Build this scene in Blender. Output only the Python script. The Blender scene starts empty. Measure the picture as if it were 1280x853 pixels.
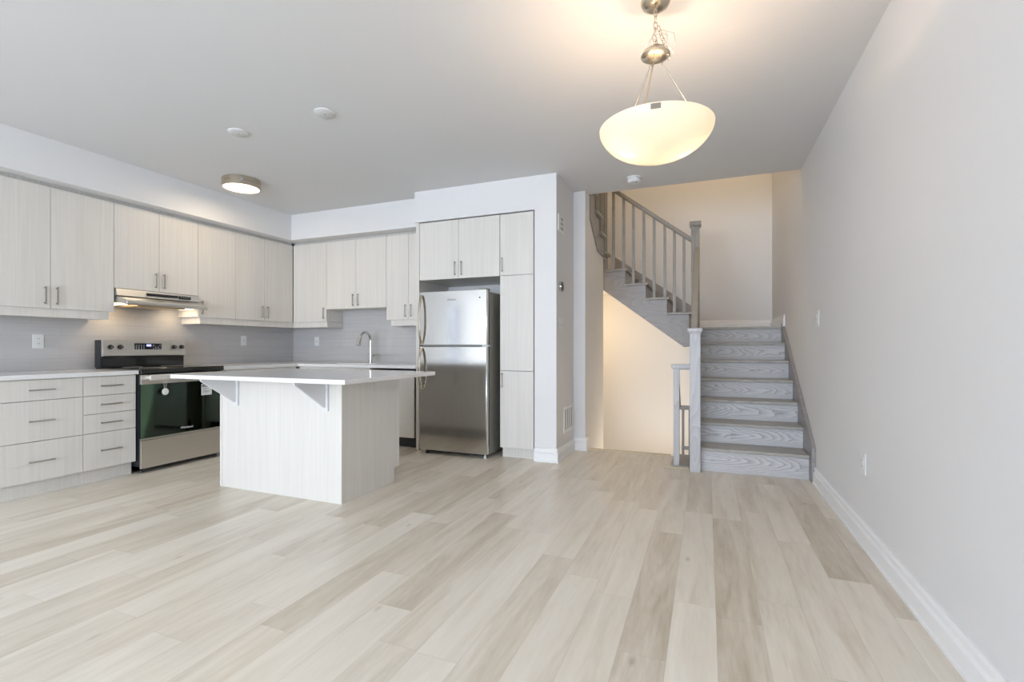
import bpy, bmesh, math, random
from mathutils import Vector, Matrix
random.seed(7)
PI = math.pi
scene = bpy.context.scene
C = scene.collection

# ------------------------------------------------------------------ camera
FPX, CX, HY = 604.36, 640.0, 433.0
YAW = math.radians(21.945)
cam_d = bpy.data.cameras.new('camera')
cam = bpy.data.objects.new('camera', cam_d)
C.objects.link(cam)
cam.location = (0, 0, 1.10)
cam.rotation_euler = (PI/2, 0, YAW)
cam_d.sensor_width = 36.0
cam_d.lens = FPX/1280*36.0
cam_d.shift_y = (HY-426.5)/1280
cam_d.clip_start = 0.05
scene.camera = cam

# ------------------------------------------------------------------ light and exposure
scene.view_settings.view_transform = 'Standard'
scene.view_settings.look = 'None'
scene.view_settings.gamma = 1.0
scene.view_settings.use_curve_mapping = False
scene.view_settings.exposure = 0.46
W = bpy.data.worlds.new('world'); scene.world = W; W.use_nodes = True
bg = W.node_tree.nodes['Background']
bg.inputs[0].default_value = (0.765, 0.86, 1.0, 1)
bg.inputs[1].default_value = 10.2

def area(name, loc, rot, sx, sy, power, col, portal=False):
    l = bpy.data.lights.new(name, 'AREA'); l.shape = 'RECTANGLE'; l.size = sx; l.size_y = sy
    l.energy = power; l.color = col
    if portal: l.cycles.is_portal = True
    o = bpy.data.objects.new(name, l); o.location = loc; o.rotation_euler = rot; C.objects.link(o)
    return o
def point(name, loc, power, col, r=0.05):
    l = bpy.data.lights.new(name, 'POINT'); l.energy = power; l.color = col; l.shadow_soft_size = r
    o = bpy.data.objects.new(name, l); o.location = loc; C.objects.link(o)
    return o
WARM = (1.0, 0.74, 0.46)
WARM2 = (1.0, 0.84, 0.64)
area('window_portal_front', (-2.0, -4.62, 1.25), (PI/2, 0, 0), 4.8, 2.3, 1, (1, 1, 1), True)
area('window_portal_left', (-5.28, -1.17, 1.2), (0, -PI/2, 0), 1.8, .74, 1, (1, 1, 1), True)
point('upstairs_light', (0.1, 5.75, 4.55), 22, WARM, 0.15)
point('lower_stairs_light', (-1.72, 6.45, 1.35), 12, WARM, 0.10)
point('basement_light', (-0.6, 6.25, -0.40), 9, WARM2, 0.08)

# ------------------------------------------------------------------ materials
def mat(name, base=(.8,.8,.8), rough=.5, metal=0.0, spec=.5, emit=None, estr=0.0, coat=0.0):
    m = bpy.data.materials.new(name); m.use_nodes = True
    nt = m.node_tree; b = nt.nodes['Principled BSDF']
    b.inputs['Base Color'].default_value = (*base, 1)
    b.inputs['Roughness'].default_value = rough
    b.inputs['Metallic'].default_value = metal
    b.inputs['Specular IOR Level'].default_value = spec
    b.inputs['Coat Weight'].default_value = coat
    if emit:
        b.inputs['Emission Color'].default_value = (*emit, 1)
        b.inputs['Emission Strength'].default_value = estr
    return m
def N(m, t, **kw):
    n = m.node_tree.nodes.new(t)
    for k, v in kw.items(): setattr(n, k, v)
    return n
def L(m, a, b): m.node_tree.links.new(a, b)
def coords(m, scale=(1,1,1), loc=(0,0,0), rot=(0,0,0)):
    g = N(m, 'ShaderNodeNewGeometry'); mp = N(m, 'ShaderNodeMapping')
    mp.inputs['Scale'].default_value = scale; mp.inputs['Location'].default_value = loc
    mp.inputs['Rotation'].default_value = rot
    L(m, g.outputs['Position'], mp.inputs['Vector'])
    return mp.outputs['Vector']
def ramp(m, fac, stops):
    r = N(m, 'ShaderNodeValToRGB'); e = r.color_ramp.elements
    e[0].position, e[0].color = stops[0][0], (*stops[0][1], 1)
    e[1].position, e[1].color = stops[-1][0], (*stops[-1][1], 1)
    for p, c in stops[1:-1]:
        x = e.new(p); x.color = (*c, 1)
    L(m, fac, r.inputs['Fac'])
    return r.outputs['Color']
def noise(m, vec, scale=5, detail=4, rough=.5, dist=0):
    n = N(m, 'ShaderNodeTexNoise'); n.inputs['Scale'].default_value = scale
    n.inputs['Detail'].default_value = detail; n.inputs['Roughness'].default_value = rough
    n.inputs['Distortion'].default_value = dist
    L(m, vec, n.inputs['Vector']); return n.outputs['Fac']
def math_(m, op, a, b=None, c=None):
    n = N(m, 'ShaderNodeMath', operation=op)
    for i, v in enumerate((a, b, c)):
        if v is None: continue
        if isinstance(v, (int, float)): n.inputs[i].default_value = v
        else: L(m, v, n.inputs[i])
    return n.outputs[0]
def base_in(m): return m.node_tree.nodes['Principled BSDF'].inputs['Base Color']
def bump(m, h, strength=.1, dist=.01):
    b = N(m, 'ShaderNodeBump'); b.inputs['Strength'].default_value = strength; b.inputs['Distance'].default_value = dist
    L(m, h, b.inputs['Height']); L(m, b.outputs[0], m.node_tree.nodes['Principled BSDF'].inputs['Normal'])

def paint(name, c, rough=.6):
    m = mat(name, c, rough, spec=.3)
    v = coords(m); n = noise(m, v, 90, 3)
    L(m, ramp(m, noise(m, v, 1.3, 2), [(0.3, tuple(x*.985 for x in c)), (0.7, c)]), base_in(m))
    bump(m, n, .04, .002)
    return m
M_WALL = paint('wall_paint', (.80, .795, .79), .62)
M_CEIL = paint('ceiling_paint', (.74, .74, .74), .8)
M_TRIM = mat('white_trim_paint', (.91, .91, .91), .3)
M_WHITE = mat('white_plastic', (.82, .82, .81), .35)
M_DARK = mat('dark_plastic', (.02, .02, .022), .35)
M_GREY = mat('grey_slot', (.22, .22, .22), .6)  # plain grey of lettering, buttons and small marks

def laminate(name, c0, c1, horizontal=False):
    m = mat(name, c1, .38, spec=.45)
    s = (55, 55, 1.3)
    v = coords(m, s)
    f1 = noise(m, v, 1.0, 5, .65)
    v2 = coords(m, (9, 9, .6)); f2 = noise(m, v2, 1.0, 2)
    f = math_(m, 'ADD', math_(m, 'MULTIPLY', f1, .7), math_(m, 'MULTIPLY', f2, .3))
    L(m, ramp(m, f, [(.38, c0), (.62, c1)]), base_in(m))
    return m
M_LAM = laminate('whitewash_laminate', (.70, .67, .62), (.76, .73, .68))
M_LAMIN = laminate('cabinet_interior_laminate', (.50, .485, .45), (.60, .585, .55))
M_QUARTZ = mat('white_quartz', (.84, .835, .83), .13, spec=.55)
L(M_QUARTZ, ramp(M_QUARTZ, noise(M_QUARTZ, coords(M_QUARTZ), 140, 2), [(.35, (.80,.795,.79)), (.6, (.85,.845,.84))]), base_in(M_QUARTZ))

def steel(name, c, rough, vertical=True):
    m = mat(name, c, rough, metal=1.0)
    v = coords(m, (260, 260, 2.0) if vertical else (3, 3, 400))
    f = noise(m, v, 1, 3)
    L(m, ramp(m, f, [(.3, tuple(x*.93 for x in c)), (.7, c)]), base_in(m))
    return m
M_STEEL = steel('brushed_stainless', (.58, .57, .55), .12, True)
M_STEELH = steel('brushed_stainless_appliance', (.72, .695, .65), .36, False)
M_FSIDE = mat('fridge_side_grey', (.36, .35, .31), .42, metal=.3)
M_CHROME = mat('chrome', (.70, .70, .70), .09, metal=1)
M_NICKEL = mat('brushed_nickel', (.60, .53, .43), .26, metal=1)
M_PULL = mat('satin_nickel_pull', (.42, .40, .37), .32, metal=1)
M_BLACK = mat('black_gloss', (.012, .013, .013), .08, spec=.6)
M_COOK = mat('black_ceramic_glass', (.02, .02, .018), .07, spec=.7)
M_BLACKM = mat('black_matte', (.02, .022, .024), .5)

def wood_floor():
    m = mat('vinyl_plank_floor', (.5,.45,.38), .33, spec=.45)
    g = N(m, 'ShaderNodeNewGeometry'); sx = N(m, 'ShaderNodeSeparateXYZ'); L(m, g.outputs['Position'], sx.inputs[0])
    x, y = sx.outputs[0], sx.outputs[1]
    pw, pl = .1675, 1.22
    u = math_(m, 'DIVIDE', math_(m, 'SUBTRACT', x, .035), pw)
    row = math_(m, 'FLOOR', u); fu = math_(m, 'FRACT', u)
    w1 = N(m, 'ShaderNodeTexWhiteNoise', noise_dimensions='1D'); L(m, row, w1.inputs['W'])
    v = math_(m, 'ADD', math_(m, 'DIVIDE', y, pl), math_(m, 'MULTIPLY', w1.outputs['Value'], 7.3))
    col = math_(m, 'FLOOR', v); fv = math_(m, 'FRACT', v)
    cid = N(m, 'ShaderNodeCombineXYZ'); L(m, row, cid.inputs[0]); L(m, col, cid.inputs[1])
    w2 = N(m, 'ShaderNodeTexWhiteNoise', noise_dimensions='2D'); L(m, cid.outputs[0], w2.inputs['Vector'])
    # grain coordinates, shifted for each plank
    cg = N(m, 'ShaderNodeCombineXYZ')
    L(m, math_(m, 'ADD', math_(m, 'MULTIPLY', x, 1.0), math_(m, 'MULTIPLY', w2.outputs['Value'], 31.0)), cg.inputs[0])
    L(m, math_(m, 'ADD', math_(m, 'MULTIPLY', y, .11), math_(m, 'MULTIPLY', w2.outputs['Value'], 17.0)), cg.inputs[1])
    big = noise(m, cg.outputs[0], 9, 4, .55, .9)
    fine = noise(m, cg.outputs[0], 60, 5, .6, .3)
    # knots
    ck = N(m, 'ShaderNodeCombineXYZ')
    L(m, math_(m, 'ADD', x, math_(m, 'MULTIPLY', w2.outputs['Value'], 13.0)), ck.inputs[0])
    L(m, math_(m, 'MULTIPLY', y, .42), ck.inputs[1])
    vo = N(m, 'ShaderNodeTexVoronoi'); vo.inputs['Scale'].default_value = 3.8; L(m, ck.outputs[0], vo.inputs['Vector'])
    kn = math_(m, 'ADD', vo.outputs['Distance'], math_(m, 'MULTIPLY', fine, .05))
    knot = ramp(m, kn, [(.03, (1,1,1)), (.085, (0,0,0))])
    tone = math_(m, 'ADD', math_(m, 'MULTIPLY', w2.outputs['Value'], .26), math_(m, 'ADD', math_(m, 'MULTIPLY', big, .62), math_(m, 'MULTIPLY', fine, .26)))
    c = ramp(m, tone, [(.26, (.48,.40,.295)), (.44, (.65,.575,.465)), (.60, (.77,.705,.60)), (.82, (.86,.805,.705))])
    mx = N(m, 'ShaderNodeMix', data_type='RGBA'); L(m, math_(m, 'MULTIPLY', knot, .42), mx.inputs['Factor'])
    L(m, c, mx.inputs['A']); mx.inputs['B'].default_value = (.20, .145, .09, 1)
    # seams
    e1 = math_(m, 'MINIMUM', fu, math_(m, 'SUBTRACT', 1.0, fu))
    e2 = math_(m, 'MULTIPLY', math_(m, 'MINIMUM', fv, math_(m, 'SUBTRACT', 1.0, fv)), pl/pw)
    e = math_(m, 'MINIMUM', e1, e2)
    seam = ramp(m, e, [(.004, (1,1,1)), (.013, (0,0,0))])
    m2 = N(m, 'ShaderNodeMix', data_type='RGBA'); L(m, math_(m, 'MULTIPLY', seam, .20), m2.inputs['Factor'])
    L(m, mx.outputs['Result'], m2.inputs['A']); m2.inputs['B'].default_value = (.26, .21, .15, 1)
    L(m, m2.outputs['Result'], base_in(m))
    bump(m, fine, .05, .001)
    return m
M_FLOOR = wood_floor()

def stair_wood(name, axis='x', light=(.43,.425,.42), dark=(.20,.19,.19), mid=(.34,.335,.33)):
    # cathedral grain running along one axis
    m = mat(name, mid, .38, spec=.4)
    s = {'x': (1.3, 4, 5.5), 'y': (4, 1.3, 5.5), 'z': (7, 7, .9)}[axis]
    v = coords(m, s)
    n = noise(m, v, 1.0, 1.5, .4, .25)
    rings = math_(m, 'FRACT', math_(m, 'MULTIPLY', n, 15.0))
    rings = math_(m, 'POWER', rings, .45)
    s2 = {'x': (4, 60, 60), 'y': (60, 4, 60), 'z': (60, 60, 4)}[axis]
    f = noise(m, coords(m, s2), 1, 4, .7)
    t = math_(m, 'ADD', math_(m, 'MULTIPLY', rings, .62), math_(m, 'MULTIPLY', f, .42))
    L(m, ramp(m, t, [(.18, dark), (.38, mid), (.8, light)]), base_in(m))
    bump(m, f, .05, .001)
    return m
def riser_wood():
    m = mat('grey_oak_riser', (.45,.45,.45), .38, spec=.4)
    g = N(m, 'ShaderNodeNewGeometry'); s = N(m, 'ShaderNodeSeparateXYZ'); L(m, g.outputs['Position'], s.inputs[0])
    q = math_(m, 'DIVIDE', math_(m, 'SUBTRACT', s.outputs[2], .022), .186)
    row = math_(m, 'FLOOR', q); zl = math_(m, 'SUBTRACT', math_(m, 'FRACT', q), .46)
    w = N(m, 'ShaderNodeTexWhiteNoise', noise_dimensions='1D'); L(m, row, w.inputs['W'])
    v = coords(m, (2.2, 2.2, 9)); n = noise(m, v, 1.0, 3, .5)
    par = math_(m, 'MULTIPLY', math_(m, 'MULTIPLY', zl, zl), 2.4)
    t = math_(m, 'ADD', math_(m, 'ADD', s.outputs[0], par), math_(m, 'ADD', math_(m, 'MULTIPLY', n, .75), math_(m, 'MULTIPLY', w.outputs['Value'], .5)))
    rings = math_(m, 'POWER', math_(m, 'FRACT', math_(m, 'MULTIPLY', t, 8.5)), .55)
    f = noise(m, coords(m, (5, 5, 90)), 1, 4, .7)
    k = math_(m, 'ADD', math_(m, 'MULTIPLY', rings, .55), math_(m, 'MULTIPLY', f, .50))
    L(m, ramp(m, k, [(.20, (.22,.215,.22)), (.42, (.43,.425,.43)), (.72, (.60,.595,.60))]), base_in(m))
    return m
M_RISER = riser_wood()
M_TREAD = stair_wood('grey_oak_tread', 'x', (.40,.385,.355), (.24,.23,.21), (.33,.315,.29))
M_STRING = stair_wood('grey_oak_stringer', 'y', (.33,.315,.31), (.20,.19,.185), (.28,.265,.26))
M_STRINGX = stair_wood('grey_oak_stringer_side', 'x', (.38,.36,.35), (.25,.235,.23), (.32,.305,.295))
M_POST = stair_wood('grey_oak_post', 'z', (.53,.525,.53), (.36,.355,.36), (.46,.455,.46))
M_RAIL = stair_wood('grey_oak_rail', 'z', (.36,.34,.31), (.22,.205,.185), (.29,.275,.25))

def tile():
    m = mat('glossy_grey_tile', (.55,.545,.54), .16, spec=.6)
    g = N(m, 'ShaderNodeNewGeometry'); s = N(m, 'ShaderNodeSeparateXYZ'); L(m, g.outputs['Position'], s.inputs[0])
    c = N(m, 'ShaderNodeCombineXYZ')
    L(m, math_(m, 'ADD', s.outputs[0], s.outputs[1]), c.inputs[0]); L(m, math_(m, 'SUBTRACT', s.outputs[2], .893), c.inputs[1])
    b = N(m, 'ShaderNodeTexBrick'); b.offset = .5
    b.inputs['Scale'].default_value = 1; b.inputs['Brick Width'].default_value = .40; b.inputs['Row Height'].default_value = .10
    b.inputs['Mortar Size'].default_value = .0016; b.inputs['Mortar Smooth'].default_value = .3
    b.inputs['Color1'].default_value = (.56,.55,.545,1); b.inputs['Color2'].default_value = (.585,.575,.57,1)
    b.inputs['Mortar'].default_value = (.49,.48,.475,1)
    L(m, c.outputs[0], b.inputs['Vector'])
    wv = noise(m, coords(m, (2.2, 2.2, 45)), 1, 3)
    mx = N(m, 'ShaderNodeMix', data_type='RGBA', blend_type='MULTIPLY'); mx.inputs['Factor'].default_value = 1
    L(m, b.outputs['Color'], mx.inputs['A']); L(m, ramp(m, wv, [(.35, (.93,.93,.93)), (.65, (1,1,1))]), mx.inputs['B'])
    L(m, mx.outputs['Result'], base_in(m))
    h = math_(m, 'ADD', math_(m, 'MULTIPLY', b.outputs['Fac'], -1.0), math_(m, 'MULTIPLY', wv, .5))
    bump(m, h, .25, .003)
    return m
M_TILE = tile()

# oven glass: tinted, half see-through, glossy
def oven_glass():
    m = bpy.data.materials.new('green_tinted_oven_glass'); m.use_nodes = True
    nt = m.node_tree; nt.nodes.clear()
    o = N(m, 'ShaderNodeOutputMaterial'); t = N(m, 'ShaderNodeBsdfTransparent'); g = N(m, 'ShaderNodeBsdfGlossy')
    t.inputs[0].default_value = (.80, .93, .86, 1); g.inputs[0].default_value = (.72, .95, .84, 1); g.inputs['Roughness'].default_value = .03
    fr = N(m, 'ShaderNodeFresnel'); fr.inputs[0].default_value = 1.9
    f = math_(m, 'ADD', fr.outputs[0], .0)
    mx = N(m, 'ShaderNodeMixShader'); L(m, f, mx.inputs[0]); L(m, t.outputs[0], mx.inputs[1]); L(m, g.outputs[0], mx.inputs[2])
    L(m, mx.outputs[0], o.inputs[0]); return m
M_OGLASS = oven_glass()
def clear_glass():
    m = bpy.data.materials.new('window_glass'); m.use_nodes = True
    nt = m.node_tree; nt.nodes.clear()
    o = N(m, 'ShaderNodeOutputMaterial'); t = N(m, 'ShaderNodeBsdfTransparent'); g = N(m, 'ShaderNodeBsdfGlossy')
    g.inputs['Roughness'].default_value = .01
    mx = N(m, 'ShaderNodeMixShader'); mx.inputs[0].default_value = .06
    L(m, t.outputs[0], mx.inputs[1]); L(m, g.outputs[0], mx.inputs[2]); L(m, mx.outputs[0], o.inputs[0]); return m
M_WGLASS = clear_glass()
M_DIMPANE = clear_glass(); M_DIMPANE.name = 'dimming_window_glass'  # tint invented to dim the daylight through the unseen left window
[n for n in M_DIMPANE.node_tree.nodes if n.type == 'BSDF_TRANSPARENT'][0].inputs[0].default_value = (.26, .265, .28, 1)
def alabaster():
    m = bpy.data.materials.new('frosted_bowl_glass'); m.use_nodes = True
    nt = m.node_tree; nt.nodes.clear()
    o = N(m, 'ShaderNodeOutputMaterial'); t = N(m, 'ShaderNodeBsdfTranslucent'); d = N(m, 'ShaderNodeBsdfPrincipled')
    t.inputs[0].default_value = (.74, .70, .64, 1); d.inputs['Base Color'].default_value = (.80, .76, .68, 1); d.inputs['Roughness'].default_value = .3
    e = N(m, 'ShaderNodeEmission'); e.inputs[0].default_value = (1, .80, .52, 1); e.inputs[1].default_value = .15
    mx = N(m, 'ShaderNodeMixShader'); mx.inputs[0].default_value = .5
    L(m, t.outputs[0], mx.inputs[1]); L(m, d.outputs[0], mx.inputs[2])
    ad = N(m, 'ShaderNodeAddShader'); L(m, mx.outputs[0], ad.inputs[0]); L(m, e.outputs[0], ad.inputs[1])
    L(m, ad.outputs[0], o.inputs[0]); return m
M_BOWL = alabaster()
M_DIFFUSER = mat('lit_diffuser', (.9,.9,.85), .5, emit=(1, .86, .66), estr=3.2)
M_BULB = mat('lit_bulb', (.9,.9,.9), .4, emit=(1, .80, .52), estr=14)
M_HOODLAMP = mat('lit_hood_lens', (.9,.9,.9), .4, emit=(1, .78, .5), estr=2.6)
M_DISPLAY = mat('blue_display', (.05,.05,.2), .3, emit=(.35, .38, 1.0), estr=1.6)
M_GREEN = mat('green_sheet', (.10, .85, .28), .5, emit=None)
M_CLEARWIRE = mat('clear_cord', (.72,.66,.58), .2, spec=.7)
M_FILTER = mat('hood_filter', (.55,.45,.30), .4, metal=.8)
M_OVENIN = mat('oven_enamel', (.012,.03,.02), .3)
M_RED = mat('screw_dark', (.3,.28,.25), .4)

# ------------------------------------------------------------------ mesh helpers
def bx(bm, x0, x1, y0, y1, z0, z1):
    if x0 > x1: x0, x1 = x1, x0
    if y0 > y1: y0, y1 = y1, y0
    if z0 > z1: z0, z1 = z1, z0
    v = [bm.verts.new(p) for p in ((x0,y0,z0),(x1,y0,z0),(x1,y1,z0),(x0,y1,z0),(x0,y0,z1),(x1,y0,z1),(x1,y1,z1),(x0,y1,z1))]
    for f in ((0,3,2,1),(4,5,6,7),(0,1,5,4),(1,2,6,5),(2,3,7,6),(3,0,4,7)): bm.faces.new([v[i] for i in f])
def prism(bm, pts, axis, a0, a1):
    """polygon pts in the plane across an axis, pushed from a0 to a1. axis x: pts=(y,z); y: (x,z); z: (x,y)"""
    def P(p, a): return {'x': (a, p[0], p[1]), 'y': (p[0], a, p[1]), 'z': (p[0], p[1], a)}[axis]
    A = [bm.verts.new(P(p, a0)) for p in pts]; B = [bm.verts.new(P(p, a1)) for p in pts]
    bm.faces.new(A); bm.faces.new(B[::-1])
    n = len(pts)
    for i in range(n): bm.faces.new((A[i], B[i], B[(i+1)%n], A[(i+1)%n]))
def cyl(bm, c, r, h, axis='z', seg=24, r2=None):
    r2 = r if r2 is None else r2
    rings = []
    for k, rr in ((0, r), (h, r2)):
        ring = []
        for i in range(seg):
            a = 2*PI*i/seg; p, q = rr*math.cos(a), rr*math.sin(a)
            o = {'z': (p, q, k), 'x': (k, p, q), 'y': (p, k, q)}[axis]
            ring.append(bm.verts.new((c[0]+o[0], c[1]+o[1], c[2]+o[2])))
        rings.append(ring)
    bm.faces.new(rings[0]); bm.faces.new(rings[1][::-1])
    for i in range(seg): bm.faces.new((rings[0][i], rings[0][(i+1)%seg], rings[1][(i+1)%seg], rings[1][i]))
def lathe(bm, c, prof, seg=48):
    rings = []
    for r, z in prof:
        if r < 1e-6: rings.append([bm.verts.new((c[0], c[1], c[2]+z))])
        else: rings.append([bm.verts.new((c[0]+r*math.cos(2*PI*i/seg), c[1]+r*math.sin(2*PI*i/seg), c[2]+z)) for i in range(seg)])
    for A, B in zip(rings, rings[1:]):
        for i in range(seg):
            j = (i+1) % seg
            if len(A) == 1: bm.faces.new((A[0], B[i], B[j]))
            elif len(B) == 1: bm.faces.new((A[i], A[j], B[0]))
            else: bm.faces.new((A[i], A[j], B[j], B[i]))
def tube(bm, pts, r, seg=10, closed=False):
    pts = [Vector(p) for p in pts]; n = len(pts); rings = []; up = Vector((0,0,1)); prev = None
    for i, p in enumerate(pts):
        if closed: t = (pts[(i+1)%n]-pts[i-1]).normalized()
        else: t = (pts[min(i+1, n-1)]-pts[max(i-1, 0)]).normalized()
        if prev is None:
            a = up if abs(t.dot(up)) < .9 else Vector((1,0,0))
            nx = t.cross(a).normalized()
        else:
            nx = (prev - t*prev.dot(t))
            nx = nx.normalized() if nx.length > 1e-6 else t.orthogonal().normalized()
        prev = nx; ny = t.cross(nx)
        rr = r[i] if isinstance(r, (list, tuple)) else r
        rings.append([bm.verts.new(p+nx*rr*math.cos(2*PI*k/seg)+ny*rr*math.sin(2*PI*k/seg)) for k in range(seg)])
    m = n if closed else n-1
    for i in range(m):
        A, B = rings[i], rings[(i+1)%n]
        for k in range(seg): bm.faces.new((A[k], A[(k+1)%seg], B[(k+1)%seg], B[k]))
    if not closed: bm.faces.new(rings[0][::-1]); bm.faces.new(rings[-1])
def sweep(bm, path, prof):
    """profile (out, z) swept along a flat path, mitred, 'out' to the right of travel"""
    path = [Vector(p) for p in path]; n = len(path); rings = []
    for i in range(n):
        d0 = (path[i]-path[i-1]).normalized() if i else None
        d1 = (path[i+1]-path[i]).normalized() if i < n-1 else None
        if d0 is None: d0 = d1
        if d1 is None: d1 = d0
        n0, n1 = Vector((d0.y, -d0.x)), Vector((d1.y, -d1.x))
        b = (n0+n1); b = b/ (1+n0.dot(n1))
        rings.append([bm.verts.new((path[i].x+b.x*o, path[i].y+b.y*o, z)) for o, z in prof])
    k = len(prof)
    for A, B in zip(rings, rings[1:]):
        for j in range(k): bm.faces.new((A[j], A[(j+1)%k], B[(j+1)%k], B[j]))
    bm.faces.new(rings[0]); bm.faces.new(rings[-1][::-1])
def origin(o):
    v = Vector((0,0,0))
    while o: v += o.location; o = o.parent
    return v
def obj(name, bm, m, parent=None, bevel=0, smooth=False, label=None):
    bmesh.ops.recalc_face_normals(bm, faces=bm.faces)
    if parent is None:
        xs = [v.co.x for v in bm.verts]; ys = [v.co.y for v in bm.verts]; zs = [v.co.z for v in bm.verts]
        loc = Vector(((min(xs)+max(xs))/2, (min(ys)+max(ys))/2, min(zs)))
    else: loc = origin(parent)
    bmesh.ops.translate(bm, verts=bm.verts, vec=-loc)
    me = bpy.data.meshes.new(name); bm.to_mesh(me); bm.free()
    me.materials.append(m)
    if smooth:
        for p in me.polygons: p.use_smooth = True
        try: me.set_sharp_from_angle(angle=math.radians(40))
        except Exception: pass
    o = bpy.data.objects.new(name, me); C.objects.link(o)
    if parent is None: o.location = loc
    else: o.parent = parent
    if bevel:
        b = o.modifiers.new('bevel', 'BEVEL'); b.width = bevel; b.segments = 2; b.limit_method = 'ANGLE'
    if label: o['label'] = label
    return o
def box(name, x0, x1, y0, y1, z0, z1, m, parent=None, bevel=0, label=None):
    bm = bmesh.new(); bx(bm, x0, x1, y0, y1, z0, z1); return obj(name, bm, m, parent, bevel, label=label)
def thing(name, label, cat, loc, group=None):
    o = bpy.data.objects.new(name, None); C.objects.link(o); o.location = loc; o.empty_display_size = .1
    o['label'] = label; o['category'] = cat
    if group: o['group'] = group
    return o
def tag(o, label, cat, group=None):
    o['label'] = label; o['category'] = cat
    if group: o['group'] = group
    return o
def struct(o, label=None):
    o['kind'] = 'structure'
    if label: o['label'] = label
    return o
def text(name, body, size, m, parent, loc, rot, ext=.0006, label=None):
    cu = bpy.data.curves.new(name, 'FONT'); cu.body = body; cu.size = size; cu.extrude = ext; cu.align_x = 'CENTER'; cu.align_y = 'CENTER'
    t = bpy.data.objects.new(name, cu); me = bpy.data.meshes.new_from_object(t); bpy.data.objects.remove(t)
    me.transform(Matrix.Translation(Vector(loc)-origin(parent)) @ rot.to_4x4())
    me.materials.clear(); me.materials.append(m)
    o = bpy.data.objects.new(name, me); C.objects.link(o); o.parent = parent
    if label: o['label'] = label
    return o
ROT_B = Matrix.Rotation(PI/2, 3, 'X')                                    # faces -y
ROT_L = Matrix.Rotation(PI/2, 3, 'Z') @ Matrix.Rotation(PI/2, 3, 'X')    # faces +x
ROT_R = Matrix.Rotation(-PI/2, 3, 'Z') @ Matrix.Rotation(PI/2, 3, 'X')   # faces -x

# ------------------------------------------------------------------ the room
ZC = 2.74
XL, XR, YB, YF = -5.26, .81, 5.03, -4.6
Y7, XS = 7.3, -1.19            # stairwell back wall, stairwell left wall
bm = bmesh.new()
bx(bm, XL-.1, XR+.1, YF-.1, 5.10, -.25, 0); bx(bm, -.31, XR+.1, 5.10, 5.2, -.25, 0)
struct(obj('floor', bm, M_FLOOR), 'pale oak look vinyl plank floor')
bm = bmesh.new()
bx(bm, XL-.1, XR+.1, YF-.1, 5.16, ZC, ZC+.3)
struct(obj('ceiling', bm, M_CEIL), 'flat pale grey ceiling')
# front wall (behind the camera) with a wide glazed opening
bm = bmesh.new()
bx(bm, XL-.1, -4.4, YF-.12, YF, 0, ZC); bx(bm, .4, XR+.1, YF-.12, YF, 0, ZC)
bx(bm, -4.4, .4, YF-.12, YF, 2.4, ZC); bx(bm, -4.4, .4, YF-.12, YF, 0, .1)
struct(obj('wall_front', bm, M_WALL))
bm = bmesh.new()
for x in (-4.4, -2.84, -1.24, .34): bx(bm, x, x+.06, YF-.09, YF-.03, .1, 2.4)
bx(bm, -4.4, .4, YF-.09, YF-.03, .1, .17); bx(bm, -4.4, .4, YF-.09, YF-.03, 2.33, 2.4)
w1 = struct(obj('window_1', bm, M_TRIM))
box('window_pane', -4.35, .35, YF-.065, YF-.06, .17, 2.33, M_WGLASS, w1)
# left wall with a tall window near the camera
bm = bmesh.new()
bx(bm, XL-.12, XL, YF-.1, -1.54, 0, ZC); bx(bm, XL-.12, XL, -.80, YB+.12, 0, ZC)
bx(bm, XL-.12, XL, -1.54, -.80, 0, .3); bx(bm, XL-.12, XL, -1.54, -.80, 2.1, ZC)
struct(obj('wall_left', bm, M_WALL))
bm = bmesh.new()
bx(bm, XL-.09, XL-.03, -1.54, -1.49, .3, 2.1); bx(bm, XL-.09, XL-.03, -.85, -.80, .3, 2.1)
bx(bm, XL-.09, XL-.03, -1.54, -.80, .3, .35); bx(bm, XL-.09, XL-.03, -1.54, -.80, 2.05, 2.1)
w2 = struct(obj('window_2', bm, M_TRIM))
box('window_pane', XL-.065, XL-.06, -1.49, -.85, .35, 2.05, M_DIMPANE, w2)
struct(box('wall_back', XL-.12, -1.31, YB, YB+.12, 0, ZC, M_WALL))
struct(box('wall_right', XR, XR+.12, YF-.1, Y7+.12, -2.8, 5.3, M_WALL))
struct(box('wall_stairwell_back', -2.32, XR+.12, Y7, Y7+.12, -2.8, 5.3, M_WALL))
struct(box('wall_stairwell_left', -2.32, -2.2, 5.15, Y7, -2.8, 5.3, M_WALL))
bm = bmesh.new()
bx(bm, -2.32, XR, 5.04, 5.16, ZC+.3, 5.3); bx(bm, -2.32, XR, 4.98, 5.10, -2.8, -.25); bx(bm, -2.32, -1.31, 5.15, 5.2, 0, 3.04)
struct(obj('wall_stairwell_front', bm, M_WALL))
struct(box('ceiling_upstairs', -2.32, XR+.12, 5.04, Y7+.12, 5.3, 5.4, M_CEIL))
struct(box('floor_basement', -2.32, XR+.12, 4.98, Y7+.12, -2.9, -2.8, M_FLOOR))
# column beside the pantry, jog, stub wall under the upper flight
bm = bmesh.new()
bx(bm, -1.535, -1.317, 4.39, 5.03, 0, ZC)
struct(obj('wall_column', bm, M_WALL), 'white wall end right of the pantry cabinet')
bm = bmesh.new()
prism(bm, [(5.02, 0), (5.98, 0), (5.98, 2.197), (5.60, 2.216), (5.21, 2.494), (5.21, 2.74), (5.02, 2.74)], 'x', XS-.34, XS)
struct(obj('wall_stub', bm, M_WALL), 'wall end left of the stairwell opening')
struct(box('wall_stub_lower', XS-.12, XS, 5.1, 5.98, -2.8, 0, M_WALL))
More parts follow.
